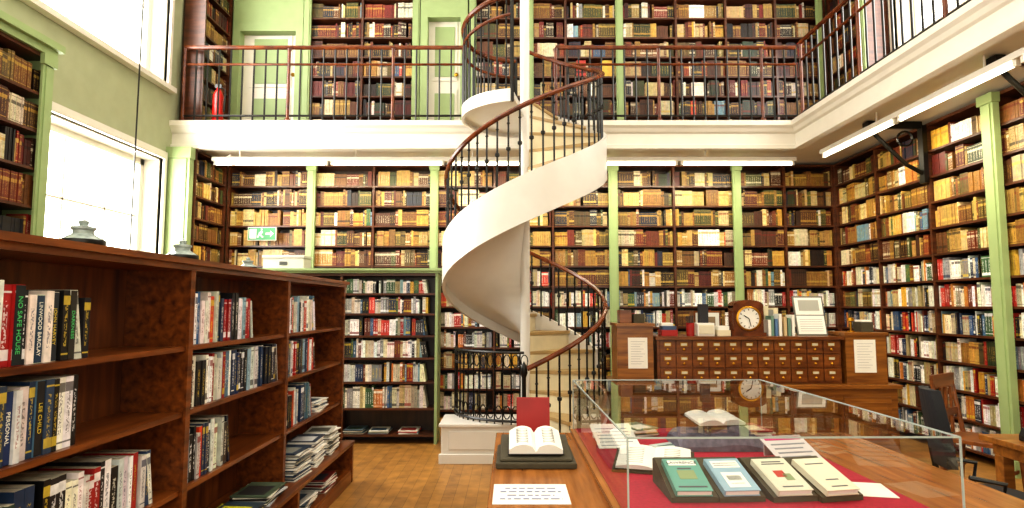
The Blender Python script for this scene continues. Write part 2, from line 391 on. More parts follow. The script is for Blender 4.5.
def text(body,size,M,mat,parent=None,ext=.0005,align='CENTER',sx=1):
    cu=bpy.data.curves.new('lettering','FONT'); cu.body=body; cu.size=size; cu.extrude=ext; cu.align_x=align; cu.align_y='CENTER'
    o=bpy.data.objects.new('lettering',cu); bpy.context.scene.collection.objects.link(o)
    cu.materials.append(mat); o.matrix_world=M@Matrix.Diagonal((sx,1,1,1))
    if parent: o.parent=parent
    return o
SW=flat('spine_lettering_white','f4f0e0'); SY=flat('spine_lettering_yellow','d8c040'); SG=flat('spine_lettering_green','4cc06c')
titles=['NO SAFE HOUSE','LINWOOD BARCLAY','JOHN HARVEY','DARKNESS','PERSONAL','LEE CHILD']
jc=['101c20','1c3850','202830','2a2620','142c5c','202020']
ti=0; cnt=0
for (p,w,h,t) in fb.spines:
    if t==0 and w>.027 and 1.84<p[1]<3.5 and p[2]>1.15:
        cnt+=1
        if cnt%2==0 or ti>=len(titles): continue
        M=Matrix(((0,0,1,p[0]+.002),(0,1,0,p[1]),(-1,0,0,p[2]),(0,0,0,1)))
        mbk=MB(); mbk.box(-h*.5+.002,h*.5-.002,-w/2+.001,w/2-.001,-.0015,-.0005); jk=mbk.build('dust_jacket',[P('jacket%d'%ti,jc[ti])])
        jk.matrix_world=M; jk.parent=fbo
        sz=w*.62; text(titles[ti],sz,M,[SG,SW,SY][ti%3],fbo,sx=min(1,h*.85/(len(titles[ti])*sz*.68))); ti+=1

def stack(name,x,y,z,n,w=.21,l=.29,cols=None,rot=0,fan=.01):
    mb=MB(); cols=cols or ['e8e4d8','2d5c8c','c8c03c','a03028','d8d4c8','f4f2ea']; zz=z+.001
    for i in range(n):
        t=random.uniform(.004,.012); a=rot+random.uniform(-.12,.12); dx=random.uniform(-fan,fan); dy=random.uniform(-fan,fan)
        ca,sa=math.cos(a),math.sin(a)
        F=lambda p,q,r:(x+dx+p*ca-q*sa,y+dy+p*sa+q*ca,r)
        mb.box(-w/2,w/2,-l/2,l/2,zz,zz+t*.9,i%len(cols),F)
        mb.box(-w/2+.02,w/2-.03,-l/2+.03,l/2-.08,zz+t*.9,zz+t*.93,(i+2)%len(cols),F) if i==n-1 else None
        zz+=t
    return mb.build(name,[P(name+str(i),c) for i,c in enumerate(cols)])
stack('magazine_stack',-1.46,3.03,.46,9,cols=['1a1a1a','2c3c2c','e8e4d8','d8d028','c8ccd0'])
stack('magazine_stack',-1.48,3.38,.46,8,cols=['d8d028','30404c','e8e4d8'])
stack('magazine_stack',-1.50,3.76,.46,8,cols=['c8ccd0','2a2a2a','e0dccc','4c5c48'])
stack('magazine_stack',-1.50,4.27,.46,22,w=.2,l=.27,cols=['e8e4d8','2c3c50','f4f2ea','888880'])
stack('magazine_stack',-1.50,4.62,.46,24,w=.2,l=.27,cols=['f0ece0','c8c8c8','f4f2ea','384050'])
stack('magazine_stack',-1.50,4.98,.46,20,w=.2,l=.27,cols=['f0ece0','585850','f4f2ea','c8c4b8'])
stack('magazine_stack',-1.6,4.95,.79,9,cols=['f0ece0','304858','f4f2ea'])
stack('magazine_stack',-1.49,4.35,.22,12,cols=['f0ece0','304858','f4f2ea','a8a8a0']); stack('magazine_stack',-1.49,4.85,.22,10,cols=['f0ece0','7c2c24','f4f2ea','303840'])
stack('leaflet_stack',-1.45,6.96,.22,5,cols=['4a5c6a','e0dccc','3c6e3c'],l=.25); stack('leaflet_stack',-1.12,6.96,.22,4,cols=['e0dccc','88a4b4','a03028'],l=.25)
stack('leaflet_stack',-1.72,6.96,.22,6,cols=['e0dccc','2a3c30','5a6a74'],l=.25)

GJ=flat('jar_glass','98a4a0',.06,var=.3,scale=40)
for (yy,s) in ((2.3,1.15),(3.0,1.15),(3.75,.85)):
    mb=MB(); mb.lathe([(.001,0),(.05*s,0),(.062*s,.012*s),(.062*s,.03*s),(.03*s,.05*s),(.03*s,.06*s),(.036*s,.065*s),(.036*s,.072*s),(.012*s,.078*s),(.016*s,.09*s),(.001,.1*s)],(-1.60,yy,1.811),20,0)
    mb.lathe([(.063*s,.012*s),(.064*s,.016*s),(.064*s,.026*s),(.063*s,.03*s)],(-1.60,yy,1.811),20,1)
    mb.build('glass_inkwell',[GJ,IRON],smooth=True)
mb=MB(); mb.tube([(-4.05,6.55,6.2),(-4.05,6.55,3.9),(-4.06,6.56,2.2)],.008,6); mb.lathe([(.001,0),(.02,.01),(.02,.06),(.001,.08)],(-4.06,6.56,2.13),8,0); mb.build('blind_cord',[IRON])

# ---------------------------------------------------------------- spiral stair
C=Vector((.14,6.65)); R=.85
def pol(th,r,z): a=math.radians(th); return (C.x+r*math.cos(a),C.y+r*math.sin(a),z)
def zl_(th): return FL+ (ST-FL)*(th+90)/540
mb=MB(); N=19; dth=540/N; rise=(ST-FL)/N
for i in range(N):
    t0=-90+i*dth; zt=FL+rise*(i+1); K=5
    ths=[t0+dth*k/K for k in range(K+1)]
    top=[pol(t,.05,zt) for t in ths]; out=[pol(t,R,zt) for t in ths]
    for k in range(K):
        mb.face([top[k],out[k],out[k+1],top[k+1]],1)
        lo=zl_(ths[k])-.1 if i>3 else FL; lo2=zl_(ths[k+1])-.1 if i>3 else FL
        mb.face([(out[k][0],out[k][1],max(FL,lo)),(out[k+1][0],out[k+1][1],max(FL,lo2)),out[k+1],out[k]],2)
    a=pol(t0-1.5,.05,zt); b=pol(t0-1.5,R,zt); c=pol(t0+1,R,zt); d=pol(t0+1,.05,zt)
    mb.hexa([(*a[:2],zt-.03),(*b[:2],zt-.03),(*c[:2],zt-.03),(*d[:2],zt-.03),(*a[:2],zt+.004),(*b[:2],zt+.004),(*c[:2],zt+.004),(*d[:2],zt+.004)],1)
    mb.face([pol(t0,.05,zt-rise-.02),pol(t0,R,zt-rise-.02),pol(t0,R,zt),pol(t0,.05,zt)],2)
stp=mb
so=MB()
radii=[.05,.15,.3,.5,.7,R]
TH=[]
t=-30
while t<=448: TH.append(t); t+=4
for t in TH:
    for r in radii: so.v.append(pol(t,r,max(FL+.001,zl_(t)-.13)))
    so.v.append(pol(t,R+.03,max(FL+.001,zl_(t)-.13)))
nr=len(radii)+1
for i in range(len(TH)-1):
    for k in range(nr-1):
        so.f.append((i*nr+k,(i+1)*nr+k,(i+1)*nr+k+1,i*nr+k+1)); so.m.append(0)
b=len(so.v); TS=[t for t in TH if t>=22]
for t in TS:
    lo=zl_(t)-.24; hi=zl_(t)+.22
    for (r,z) in ((R,lo),(R+.035,lo),(R+.035,hi),(R,hi)): so.v.append(pol(t,r,z))
for i in range(len(TS)-1):
    for k in range(4):
        k2=(k+1)%4; so.f.append((b+i*4+k,b+i*4+k2,b+(i+1)*4+k2,b+(i+1)*4+k)); so.m.append(0)
so.f.append((b,b+1,b+2,b+3)); so.m.append(0); e_=b+(len(TS)-1)*4; so.f.append((e_+3,e_+2,e_+1,e_)); so.m.append(0)
LR=.66; LE=258; LZ=3.72
ths=list(range(94,LE+1,4))
for a,c in zip(ths[:-1],ths[1:]):
    r1=LR
    so.face([pol(a,.05,LZ-.06),pol(c,.05,LZ-.06),pol(c,r1,LZ-.06),pol(a,r1,LZ-.06)],0)
    so.face([pol(a,.05,LZ-.001),pol(a,r1,LZ-.001),pol(c,r1,LZ-.001),pol(c,.05,LZ-.001)],0)
    p=[pol(a,r1,LZ-.1),pol(a,r1+.03,LZ-.1),pol(c,r1+.03,LZ-.1),pol(c,r1,LZ-.1),pol(a,r1,LZ+.03),pol(a,r1+.03,LZ+.03),pol(c,r1+.03,LZ+.03),pol(c,r1,LZ+.03)]
    so.hexa(p,0)
LE=ths[-1]
so.hexa([pol(LE,.05,LZ-.06),pol(LE,LR,LZ-.06),pol(LE+1.5,LR,LZ-.06),pol(LE+1.5,.05,LZ-.06),pol(LE,.05,LZ),pol(LE,LR,LZ),pol(LE+1.5,LR,LZ),pol(LE+1.5,.05,LZ)],0)
stair=bpy.data.objects.new('spiral_staircase',None); bpy.context.scene.collection.objects.link(stair)
stp.build('treads',[STAIRW,TREAD,CREAM],parent=stair)
so.build('soffit_and_stringer',[STAIRW],smooth=True,parent=stair)
mb=MB(); mb.lathe([(.1,0),(.1,.04),(.06,.06),(.055,.1),(.052,.2),(.052,6.3),(.1,6.32),(.1,CEIL-FL-.002)],(C.x,C.y,FL),20,0)
mb.build('centre_column',[STAIRW],smooth=True,parent=stair)
mb=MB(); 
mb.box(-.67,.12,5.98,6.5,FL,.46); mb.box(-.69,.13,5.96,6.0,FL,FL+.09); mb.box(-.69,.13,5.96,6.5,.46,.49)
mb.box(.12,.56,5.98,6.05,FL,.34); mb.box(-.6,.04,5.97,5.98,FL+.13,.42)
mb.build('base_plinth',[STAIRW],bevel=.006,parent=stair)
mb=MB()
pts=[pol(t,R,zl_(t)+.9) for t in range(-90,447,5)]
mb.tube(pts,.025,8,1)
t=-84
while t<440:
    z0=zl_(t)+(.2 if t>22 else .12)
    mb.cyl(pol(t,R-.01,z0),pol(t,R-.01,zl_(t)+.89),.0105,n=6)
    zm=z0+.35; mb.lathe([(.001,-.03),(.022,-.012),(.022,.012),(.001,.03)],pol(t,R-.01,zm),6)
    mb.lathe([(.001,-.02),(.018,0),(.001,.02)],pol(t,R-.01,zm+.25),6)
    t+=7.6
mb.lathe([(.05,0),(.05,.05),(.025,.08),(.02,.4),(.03,.45),(.02,.5),(.02,.82),(.035,.86),(.03,.9),(.03,.92),(.001,.97)],pol(-92,R,FL+.001),14,0)
GR=LR+.015
hz=lambda t:4.56+.16*max(0,(t-150))/110
for dz,rr in ((0,.028),(-.2,.018)):
    mb.tube([pol(t,GR,hz(t)+dz) for t in range(98,LE+4,5)],rr,8,1)
t=100
while t<LE:
    mb.cyl(pol(t,GR,LZ+.03),pol(t,GR,hz(t)),.010,n=6); t+=8.5
mb.cyl(pol(LE,GR,LZ-.1),pol(LE,GR,hz(LE)+.05),.02,n=8); mb.cyl(pol(98,GR,LZ),pol(98,GR,hz(98)+.05),.02,n=8)
mb.build('railing',[IRON,RAILW],smooth=True,parent=stair)
mb=MB()
for zz in (.52,1.16): mb.tube([pol(t,.74,zz) for t in range(172,269,6)],.014,6)
t=174
while t<266:
    mb.cyl(pol(t,.74,.49),pol(t,.74,1.16),.008,n=6)
    for zc in (.6,1.08):
        ring=[pol(t+3.2+math.degrees(.032/.74)*math.cos(a),.74,zc+.06*math.sin(a)) for a in [k*math.pi/5 for k in range(11)]]
        mb.tube(ring,.006,5)
    t+=6.5
mb.build('iron_guard',[IRON],smooth=True,parent=stair)

# ---------------------------------------------------------------- gallery railings
def rail(name,p0,p1,step=.14):
    mb=MB(); p0=Vector(p0);p1=Vector(p1); L=(p1-p0).length; n=int(L/step); up=lambda p,z:(p.x,p.y,z)
    mb.cyl(up(p0,4.85),up(p1,4.85),.028,n=8,m=1); mb.cyl(up(p0,4.63),up(p1,4.63),.016,n=6,m=1); mb.cyl(up(p0,3.97),up(p1,3.97),.014,n=6,m=0)
    for i in range(n+1):
        p=p0.lerp(p1,i/n)
        if i%9==0:
            mb.lathe([(.04,0),(.04,.03),(.022,.05),(.02,.9),(.03,.94),(.001,.97)],(p.x,p.y,ST+.001),10,1)
        else: mb.cyl(up(p,ST+.001),up(p,4.85),.0115,n=6)
    return mb.build(name,[IRON,RAILW],smooth=True)
rail('gallery_railing',(-4.12,G+.08,0),(-.62,G+.08,0))
rail('gallery_railing',(.55,G+.08,0),(XF+.1,G+.08,0))
rail('gallery_railing',(XF+.1,G-.06,0),(XF+.1,-2.5,0))
mb=MB(); ex,ey=-3.72,7.66
mb.lathe([(.06,0),(.065,.02),(.065,.36),(.04,.42),(.022,.44),(.022,.47)],(ex,ey,ST+.001),16,0); mb.box(ex-.04,ex+.04,ey-.015,ey+.015,ST+.46,ST+.51,1); mb.tube([(ex+.03,ey,ST+.48),(ex+.09,ey-.01,ST+.43),(ex+.08,ey-.01,ST+.15)],.010,6,1)
mb.build('fire_extinguisher',[P('ext_red','c01810',.3),BLACK],smooth=True)

# ---------------------------------------------------------------- fluorescent battens
def batten(name,p0,p1,axis):
    mb=MB()
    n=5 if axis=='x' else 4
    k=0 if axis=='x' else 1
    O=Vector(p0); L=(p1[k]-p0[k])/n
    F=(lambda u,d,z:(O.x+u,O.y+d,O.z+z)) if axis=='x' else (lambda u,d,z:(O.x+d,O.y+u,O.z+z))
    mb.box(0,L*n,-.035,.035,.03,.08,0,F)
    for i in range(n):
        a=i*L+.04; b=(i+1)*L-.04
        mb.cyl(F(a,0,0),F(b,0,0),.018,n=10,m=1); mb.box(a-.02,a+.01,-.02,.02,-.02,.03,0,F); mb.box(b-.01,b+.02,-.02,.02,-.02,.03,0,F)
        mb.cyl(F(a+.3,0,.08),F(a+.3,0,SB+.03-O.z),.008,n=6,m=0)
    return mb.build(name,[WHITE,TUBE])
batten('fluorescent_light',(-3.8,7.75,3.4),(3.6,7.75,3.4),'x')
batten('ceiling_light',(3.72,1.5,3.38),(3.72,7.3,3.38),'y')
mb=MB(); mb.tube([(-3.55,7.7,3.5),(-3.6,7.68,3.46),(-3.6,7.69,3.4),(-3.5,7.72,3.38)],.012,8); mb.build('lamp_cable',[WHITE])
for y in (6.5,4.75,3.0):
    mb=MB(); mb.box(3.8,4.38,y-.02,y+.02,3.49,3.565,0)
    mb.tube([(4.38,y,3.0),(4.2,y,3.1),(4.0,y,3.3),(3.85,y,3.46)],.022,8,0)
    mb.tube([(4.2+.08*math.cos(a),y,3.38+.08*math.sin(a)) for a in [k*math.pi/8 for k in range(17)]],.012,6,0)
    mb.box(3.78,3.86,y-.05,y+.05,3.48,3.56,0); mb.box(4.36,4.41,y-.04,y+.04,2.9,3.52,0)
    mb.build('iron_bracket',[IRON])

# ---------------------------------------------------------------- exit sign
mb=MB(); yx=8.3; x0,x1,z0,z1=-3.56,-3.18,2.48,2.66
mb.box(x0,x1,yx,yx+.03,z0,z1,0); mb.box(x0+.008,x1-.008,yx-.004,yx,z0+.008,z1-.008,1)
yy=yx-.006
def q(pts): mb.face([(x0+a*.9,yy,z0+b*.9) for a,b in pts],0)
q([(.03,.03),(.13,.03),(.13,.17),(.03,.17)])
q([(.27,.085),(.34,.085),(.34,.05),(.39,.1),(.34,.15),(.34,.115),(.27,.115)])
yy=yx-.005
q([(.17,.12),(.21,.15),(.23,.12),(.20,.09),(.24,.05),(.22,.04),(.18,.08),(.16,.04),(.14,.05),(.165,.09)]); q([(.2,.155),(.22,.155),(.22,.175),(.2,.175)])
mb.build('exit_sign',[PAPER,GREENS])
mb=MB(); mb.box(-2.75,-2.3,6.83,7.08,2.011,2.13); mb.box(-2.76,-2.29,6.82,7.09,2.13,2.16); mb.box(-2.57,-2.48,6.822,6.83,2.05,2.09,1); mb.build('archive_box',[P('box_grey','c8c4b8'),STEEL],bevel=.004)

# ---------------------------------------------------------------- issue desk with card catalogue
mb=MB(); mb.box(1.03,3.75,6.12,6.85,FL,.8,0); mb.box(1.015,3.78,6.08,6.88,.8,.838,0)
for i in range(5):
    a=1.06+i*.54; mb.box(a,a+.46,6.105,6.12,.25,.72,0); mb.box(a+.05,a+.41,6.098,6.105,.3,.67,0)
mb.build('issue_desk',[DESK],bevel=.004)
mb=MB(); cx0,cx1=1.43,3.24
mb.box(cx0,cx1,6.17,6.6,.84,1.27,0); mb.box(cx0-.02,cx1+.02,6.13,6.62,1.27,1.30,0)
nc=11; w=(cx1-cx0-.04)/nc
for r in range(3):
    for c in range(nc):
        a=cx0+.02+c*w; z=.86+r*.137
        mb.box(a+.006,a+w-.006,6.155,6.17,z+.004,z+.128,0)
        mb.box(a+.045,a+w-.045,6.15,6.155,z+.07,z+.108,1); mb.box(a+.052,a+w-.052,6.148,6.15,z+.077,z+.101,2)
        mb.lathe([(.006,0),(.014,.012),(.001,.024)],(0,0,0),8,1,F=lambda p,q_,s,a=a,z=z:(a+w/2+p,6.155-s,z+.04+q_))
mb.build('card_catalogue_cabinet',[DRAW,BRASS,P('drawer_label','c8bfa4')],bevel=.002)
def notice_board(name,x0,x1,z1,px,pz):
    mb=MB(); mb.box(x0,x1,6.15,6.5,.839,z1-.02,0); mb.box(x0-.015,x1+.015,6.13,6.52,z1-.02,z1+.01,0)
    mb.box(px[0],px[1],6.142,6.149,pz[0],pz[1],1)
    for i in range(10):
        z=pz[1]-.04-i*(pz[1]-pz[0]-.06)/10; mb.box(px[0]+.025,px[1]-.025-(i*7%5)*.012,6.1405,6.142,z,z+.003,2)
    return mb.build(name,[DESK,PAPER,P('print_mid','94949a')],bevel=.002)
notice_board('wooden_cupboard',1.035,1.39,1.42,(1.14,1.33),(.99,1.29)); notice_board('wooden_cupboard',3.28,3.68,1.33,(3.36,3.57),(.95,1.27))
mb=MB(); cx,cy,cz=2.37,6.32,1.301
mb.box(cx-.17,cx+.17,cy-.09,cy+.09,cz,cz+.035,0); mb.box(cx-.15,cx+.15,cy-.075,cy+.075,cz+.035,cz+.3,0)
pts=[(cx-.15,cz+.3)]+[(cx+.15*math.cos(math.pi-a),cz+.3+.05*math.sin(a)) for a in [k*math.pi/10 for k in range(1,10)]]+[(cx+.15,cz+.3)]
for (a,b) in zip(pts[:-1],pts[1:]):
    mb.hexa([(a[0],cy-.08,cz+.28),(b[0],cy-.08,cz+.28),(b[0],cy+.08,cz+.28),(a[0],cy+.08,cz+.28),(a[0],cy-.08,a[1]+.01),(b[0],cy-.08,b[1]+.01),(b[0],cy+.08,b[1]+.01),(a[0],cy+.08,a[1]+.01)],0)
FD=lambda p,q_,s:(cx+p,cy-.075-s,cz+.175+q_)
mb.lathe([(.125,0),(.125,.015),(.11,.02),(.105,.008)],(0,0,0),28,1,F=FD); mb.lathe([(.104,0),(.104,.009)],(0,0,0),28,2,F=FD)
for k in range(12):
    a=k*math.pi/6; mb.tube([FD(.08*math.sin(a),.08*math.cos(a),.0105),FD(.096*math.sin(a),.096*math.cos(a),.0105)],.004,4,3)
mb.tube([FD(0,0,.012),FD(-.05,.03,.012)],.005,4,3); mb.tube([FD(0,0,.013),FD(.02,-.08,.013)],.004,4,3)
mb.build('mantel_clock',[RAILW,BRASS,PAPER,IRON])
mb=MB(); Fc=lambda u,d,z:(2.9+u,6.34+d+z*.25,1.301+z)
mb.box(0,.31,0,.015,0,.40,0,Fc); mb.box(.015,.295,-.004,0,.21,.385,1,Fc); mb.box(.015,.295,-.004,0,.015,.2,1,Fc)
for i in range(6):
    mb.box(.04,.27,-.006,-.004,.045+i*.023,.049+i*.023,2,Fc)
mb.box(.05,.26,-.006,-.004,.25,.36,3,Fc); mb.box(.05,.26,.1,.12,0,.1,0,Fc)
mb.build('desk_calendar',[STEEL,PAPER,P('print_mid2','94949a'),P('calendar_photo','a4a49c')])
mb=MB()
for i,(a,h,c) in enumerate(((0,.16,0),(.03,.2,1),(.07,.17,2),(.11,.22,0),(.16,.19,3),(.2,.18,1),(.24,.21,0))): mb.box(2.58+a,2.58+a+.028,6.28,6.42,1.301,1.301+h,c)
mb.build('pamphlet_row',[PAPER,P('pam_green','6c8c7c'),P('pam_blue','5878a0'),P('pam_tan','c8b088')])
mb=MB()
for i,(a,h,c) in enumerate(((0,.24,0),(.05,.3,1),(.1,.26,2),(.15,.28,1),(.2,.2,3))): mb.box(2.56+a,2.56+a+.046,6.45,6.6,1.301,1.301+h,c)
mb.build('box_file_row',[P('file_brown','6c4424'),P('file_cream','d8ccac'),P('file_grey','8c8c84'),P('file_red','7c2820')])
mb=MB(); mb.box(1.86,2.03,6.25,6.4,1.301,1.43,0); mb.box(1.87,2.02,6.24,6.25,1.32,1.41,1); mb.box(1.9,1.98,6.28,6.38,1.43,1.62,2); mb.build('leaflet_holder',[PAPER,P('ticket','d8d0b8'),INK],bevel=.004)
mb=MB(); mb.lathe([(.04,0),(.042,.12),(.044,.13),(.038,.13),(.036,.01)],(1.8,6.3,1.301),16,0)
for i in range(5): mb.cyl((1.8+.01*(i-2),6.3,1.33),(1.8+.018*(i-2),6.3+.01*i,1.5),.004,n=6,m=1)
mb.build('pen_pot',[REDB,INK])
mb=MB(); mb.box(2.05,2.18,6.22,6.4,1.301,1.36,0); mb.box(2.06,2.17,6.23,6.38,1.36,1.40,1); mb.build('book_pile',[P('pile_cream','d8ccb0'),PAPER],bevel=.003)
mb=MB(); mb.box(1.88,2.16,6.45,6.6,1.301,1.55,0); mb.box(1.9,2.14,6.44,6.45,1.32,1.53,1); mb.box(1.94,2.1,6.437,6.44,1.36,1.49,2); mb.build('picture_frame',[DRAW,PAPER,P('pic_brown','8a7458')])
mb=MB(); mb.box(1.5,1.66,6.25,6.42,1.301,1.36,0); mb.box(1.51,1.65,6.26,6.40,1.36,1.40,1); mb.box(1.5,1.62,6.27,6.4,1.40,1.43,2); mb.build('book_pile',[REDB,P('pile_blue','3c5070'),PAPER],bevel=.003)
mb=MB(); mb.lathe([(.035,0),(.035,.01),(.01,.02),(.01,.1),(.035,.11),(.03,.14),(.001,.15)],(3.42,6.3,1.341),12,0); mb.build('desk_bell',[BRASS],smooth=True)
mb=MB(); mb.box(3.5,3.62,6.25,6.4,1.341,1.44,0); mb.box(3.51,3.61,6.26,6.39,1.44,1.46,1); mb.build('card_index_box',[OLIVE,PAPER],bevel=.003)
mb=MB(); mb.box(1.08,1.2,6.25,6.4,1.431,1.56,0); mb.box(1.22,1.33,6.25,6.4,1.431,1.52,1); mb.build('card_index_box',[DRAW,OLIVE],bevel=.003)

# ---------------------------------------------------------------- foreground table
mb=MB(); mb.box(-.1,2.12,1.6,4.02,.765,.8,0); mb.box(-.04,2.06,1.66,3.96,.68,.765,0)
for x in (-.02,1.98):
    for y in (1.68,3.87):
        mb.box(x,x+.08,y,y+.08,FL,.68,0)
mb.build('library_table',[TABLE],bevel=.005)
cc=Vector((1.0,3.14)); ra=math.radians(.8); W2,D2=.6,.87; ZT=1.13
def FC(x,y,z): return (cc.x+x*math.cos(ra)-y*math.sin(ra),cc.y+x*math.sin(ra)+y*math.cos(ra),z)
case=bpy.data.objects.new('glass_display_case',None); bpy.context.scene.collection.objects.link(case)
mb=MB(); mb.box(-W2-.02,W2+.02,-D2-.0,D2+.0,.801,.826,0,FC); mb.box(-W2+.01,W2-.01,-D2+.01,D2-.01,.826,.831,1,FC)
mb.build('base',[TABLE,RED],parent=case)
mb=MB()
c4=[(-W2,-D2),(W2,-D2),(W2,D2),(-W2,D2)]
for i in range(4):
    a=c4[i]; b=c4[(i+1)%4]; mb.face([FC(*a,.827),FC(*b,.827),FC(*b,ZT),FC(*a,ZT)])
mb.face([FC(*p,ZT) for p in c4])
mb.build('glass_cover',[GLASS],parent=case)
mb=MB(); EDG=flat('polished_glass_edge','a8b4b0',.15,var=.05)
e=.003
for x in (-W2,W2):
    for y in (-D2,D2): mb.box(x-e,x+e,y-e,y+e,.827,ZT,0,FC)
for x in (-W2,W2): mb.box(x-e,x+e,-D2,D2,ZT-e,ZT+e,0,FC)
for y in (-D2,D2): mb.box(-W2,W2,y-e,y+e,ZT-e,ZT+e,0,FC)
mb.build('glass_edges',[EDG],parent=case)

def dbook(name,x,y,z,rot,tilt,w,l,th,cover,bars,title=None):
    M=Matrix.Translation((x,y,z))@Matrix.Rotation(rot,4,'Z')@Matrix.Rotation(tilt,4,'X')
    mb=MB(); mb.box(0,w,0,l,0,.003,0); mb.box(.004,w-.004,.004,l-.004,.003,th-.003,1); mb.box(0,w,0,l,th-.003,th,0); mb.box(-.003,0.002,0,l,0,th,0)
    for i,(a,b,c,d,m) in enumerate(bars): mb.box(a*w,b*w,c*l,d*l,th,th+.0008,m)
    o=mb.build(name,[cover,PAPER,P('print_dark','4a4a50'),PAPER,P('motif','b03020'),P('motif2','88986c')],M=M)
    if title:
        tt=text(title,.024,M@Matrix.Translation((w/2,l*.86,th+.001)),INK,None); tt.parent=o
        tt.matrix_parent_inverse=M.inverted()
    return o
J=[P('jacket_teal','5f9a8c'),P('jacket_skyblue','8eacbc'),P('jacket_ivory','d0ccb8'),P('jacket_cream','dcd4bc')]
bx=[[(.1,.9,.1,.14,2),(.25,.75,.35,.62,5),(.3,.7,.66,.7,2),(.1,.9,.78,.94,3)],[(.1,.9,.7,.92,3),(.2,.8,.1,.55,3),(.15,.85,.76,.785,2),(.15,.85,.83,.855,2),(.3,.7,.2,.22,2),(.3,.7,.3,.45,5)],[(.15,.85,.8,.83,2),(.2,.8,.87,.9,2),(.3,.6,.4,.6,4),(.5,.75,.3,.5,5),(.2,.8,.1,.13,2)],[(.2,.8,.8,.83,2),(.3,.7,.3,.33,2),(.25,.75,.1,.13,2)]]
xs=[.645,.835,1.045,1.235]; rots=[.02,.08,.12,.2]
mb=MB()
for i,x in enumerate(xs):
    M=Matrix.Translation((x-.02,2.5,.832))@Matrix.Rotation(rots[i],4,'Z')
    pr=[(0,0),(.30,0),(.30,.10),(.27,.11),(.0,.02)]
    f0=[M@Vector((0,a,b)) for a,b in pr]; f1=[M@Vector((.185,a,b)) for a,b in pr]
    mb.face(list(reversed(f0))); mb.face(f1)
    for k in range(5): mb.face([f0[k],f0[(k+1)%5],f1[(k+1)%5],f1[k]])
mb.build('book_cushion',[OLIVE])
for i,x in enumerate(xs):
    dbook('displayed_book',x,2.5,.856,rots[i],math.atan(.09/.27),.143,.225,.025,J[i],bx[i],'LAWRENCE' if i==0 else None)
def openbook(name,x,y,z,rot,w,l,th=.025,cover=None,tilt=0,lines=True):
    M=Matrix.Translation((x,y,z))@Matrix.Rotation(rot,4,'Z')@Matrix.Rotation(tilt,4,'X')
    mb=MB(); K=8
    mb.box(-w-.005,w+.005,-l/2-.005,l/2+.005,0,.004,1)
    for s in (-1,1):
        xs_=[s*w*k/K for k in range(K+1)]; zz=[.006+th*(math.sin(math.pi*min(1,(k/K)*.95+.05))**.5)*.9 for k in range(K+1)]; zz[0]=.012; zz[K]=.006+th*.35
        for k in range(K):
            a,b=(k,k+1) if s>0 else (k+1,k)
            mb.hexa([(xs_[a],-l/2,.004),(xs_[b],-l/2,.004),(xs_[b],l/2,.004),(xs_[a],l/2,.004),(xs_[a],-l/2,zz[a]),(xs_[b],-l/2,zz[b]),(xs_[b],l/2,zz[b]),(xs_[a],l/2,zz[a])],0)
    if lines:
        for s in (-1,1):
            for i in range(9):
                yy=-l*.36+i*l*.085; a,b=sorted((s*w*.28,s*w*.72)); mb.box(a,b,yy,yy+.003,.006+th*.8,.006+th*.92,2)
    return mb.build(name,[PAPER,cover or OLIVE,P('text_grey','a8a49c')],M=M)
mb=MB(); F0=lambda a,b,c:(.68+a*.95+b*.26,3.04+b*.95-a*.26,.832+c)
mb.hexa([F0(-.19,-.14,0),F0(.19,-.14,0),F0(.19,.14,0),F0(-.19,.14,0),F0(-.19,-.14,.008),F0(.19,-.14,.008),F0(.19,.14,.05),F0(-.19,.14,.05)]); mb.build('book_rest',[OLIVE])
openbook('open_book',.68,3.04,.865,-.27,.17,.26,th=.02,tilt=.15)
# folded grey cushion
mb=MB(); NS=16; prof=[]
for i in range(NS+1):
    u=i/NS; prof.append((-.24+.48*u,.03+.10*math.sin(math.pi*u)**.6+.025*math.cos(u*9)))
for i in range(NS):
    (a,ha),(b,hb)=prof[i],prof[i+1]
    ys=[-.15,-.11,0,.11,.15]; kk=[.25,.85,1,.85,.25]
    for j in range(4):
        q8=[(1.13+a,3.5+ys[j],.832),(1.13+b,3.5+ys[j],.832),(1.13+b,3.5+ys[j+1],.832),(1.13+a,3.5+ys[j+1],.832),(1.13+a,3.5+ys[j],.832+ha*kk[j]),(1.13+b,3.5+ys[j],.832+hb*kk[j]),(1.13+b,3.5+ys[j+1],.832+hb*kk[j+1]),(1.13+a,3.5+ys[j+1],.832+ha*kk[j+1])]
        mb.hexa(q8)
mb.build('soft_cushion',[PURP])
openbook('open_book',1.12,3.5,.968,.15,.13,.2,th=.03,lines=False,tilt=.12)
mb=MB(); F4=lambda a,b,c:(1.30+a*.97-b*.2,3.02+b*.97+a*.2,.833+c+b*.45); mb.box(0,.24,0,.22,0,.004,0,F4)
for i in range(5): mb.box(.03,.22-.03*(i%2),.03+i*.03,.038+i*.03,.004,.0055,1,F4)
mb.box(.02,.22,.185,.205,.004,.006,2,F4); mb.box(.02,.22,.2,.205,-.08,0,0,F4)
mb.build('caption_card',[P('card_grey','c8c0c0'),P('print_grey','808088'),P('print_magenta','b8206c')])
mb=MB(); F5=lambda a,b,c:(1.40+a*.97+b*.2,2.64+b*.97-a*.2,.832+c); mb.box(0,.17,-.05,.16,0,.002,0,F5)
mb.build('paper_sheet',[PAPER])
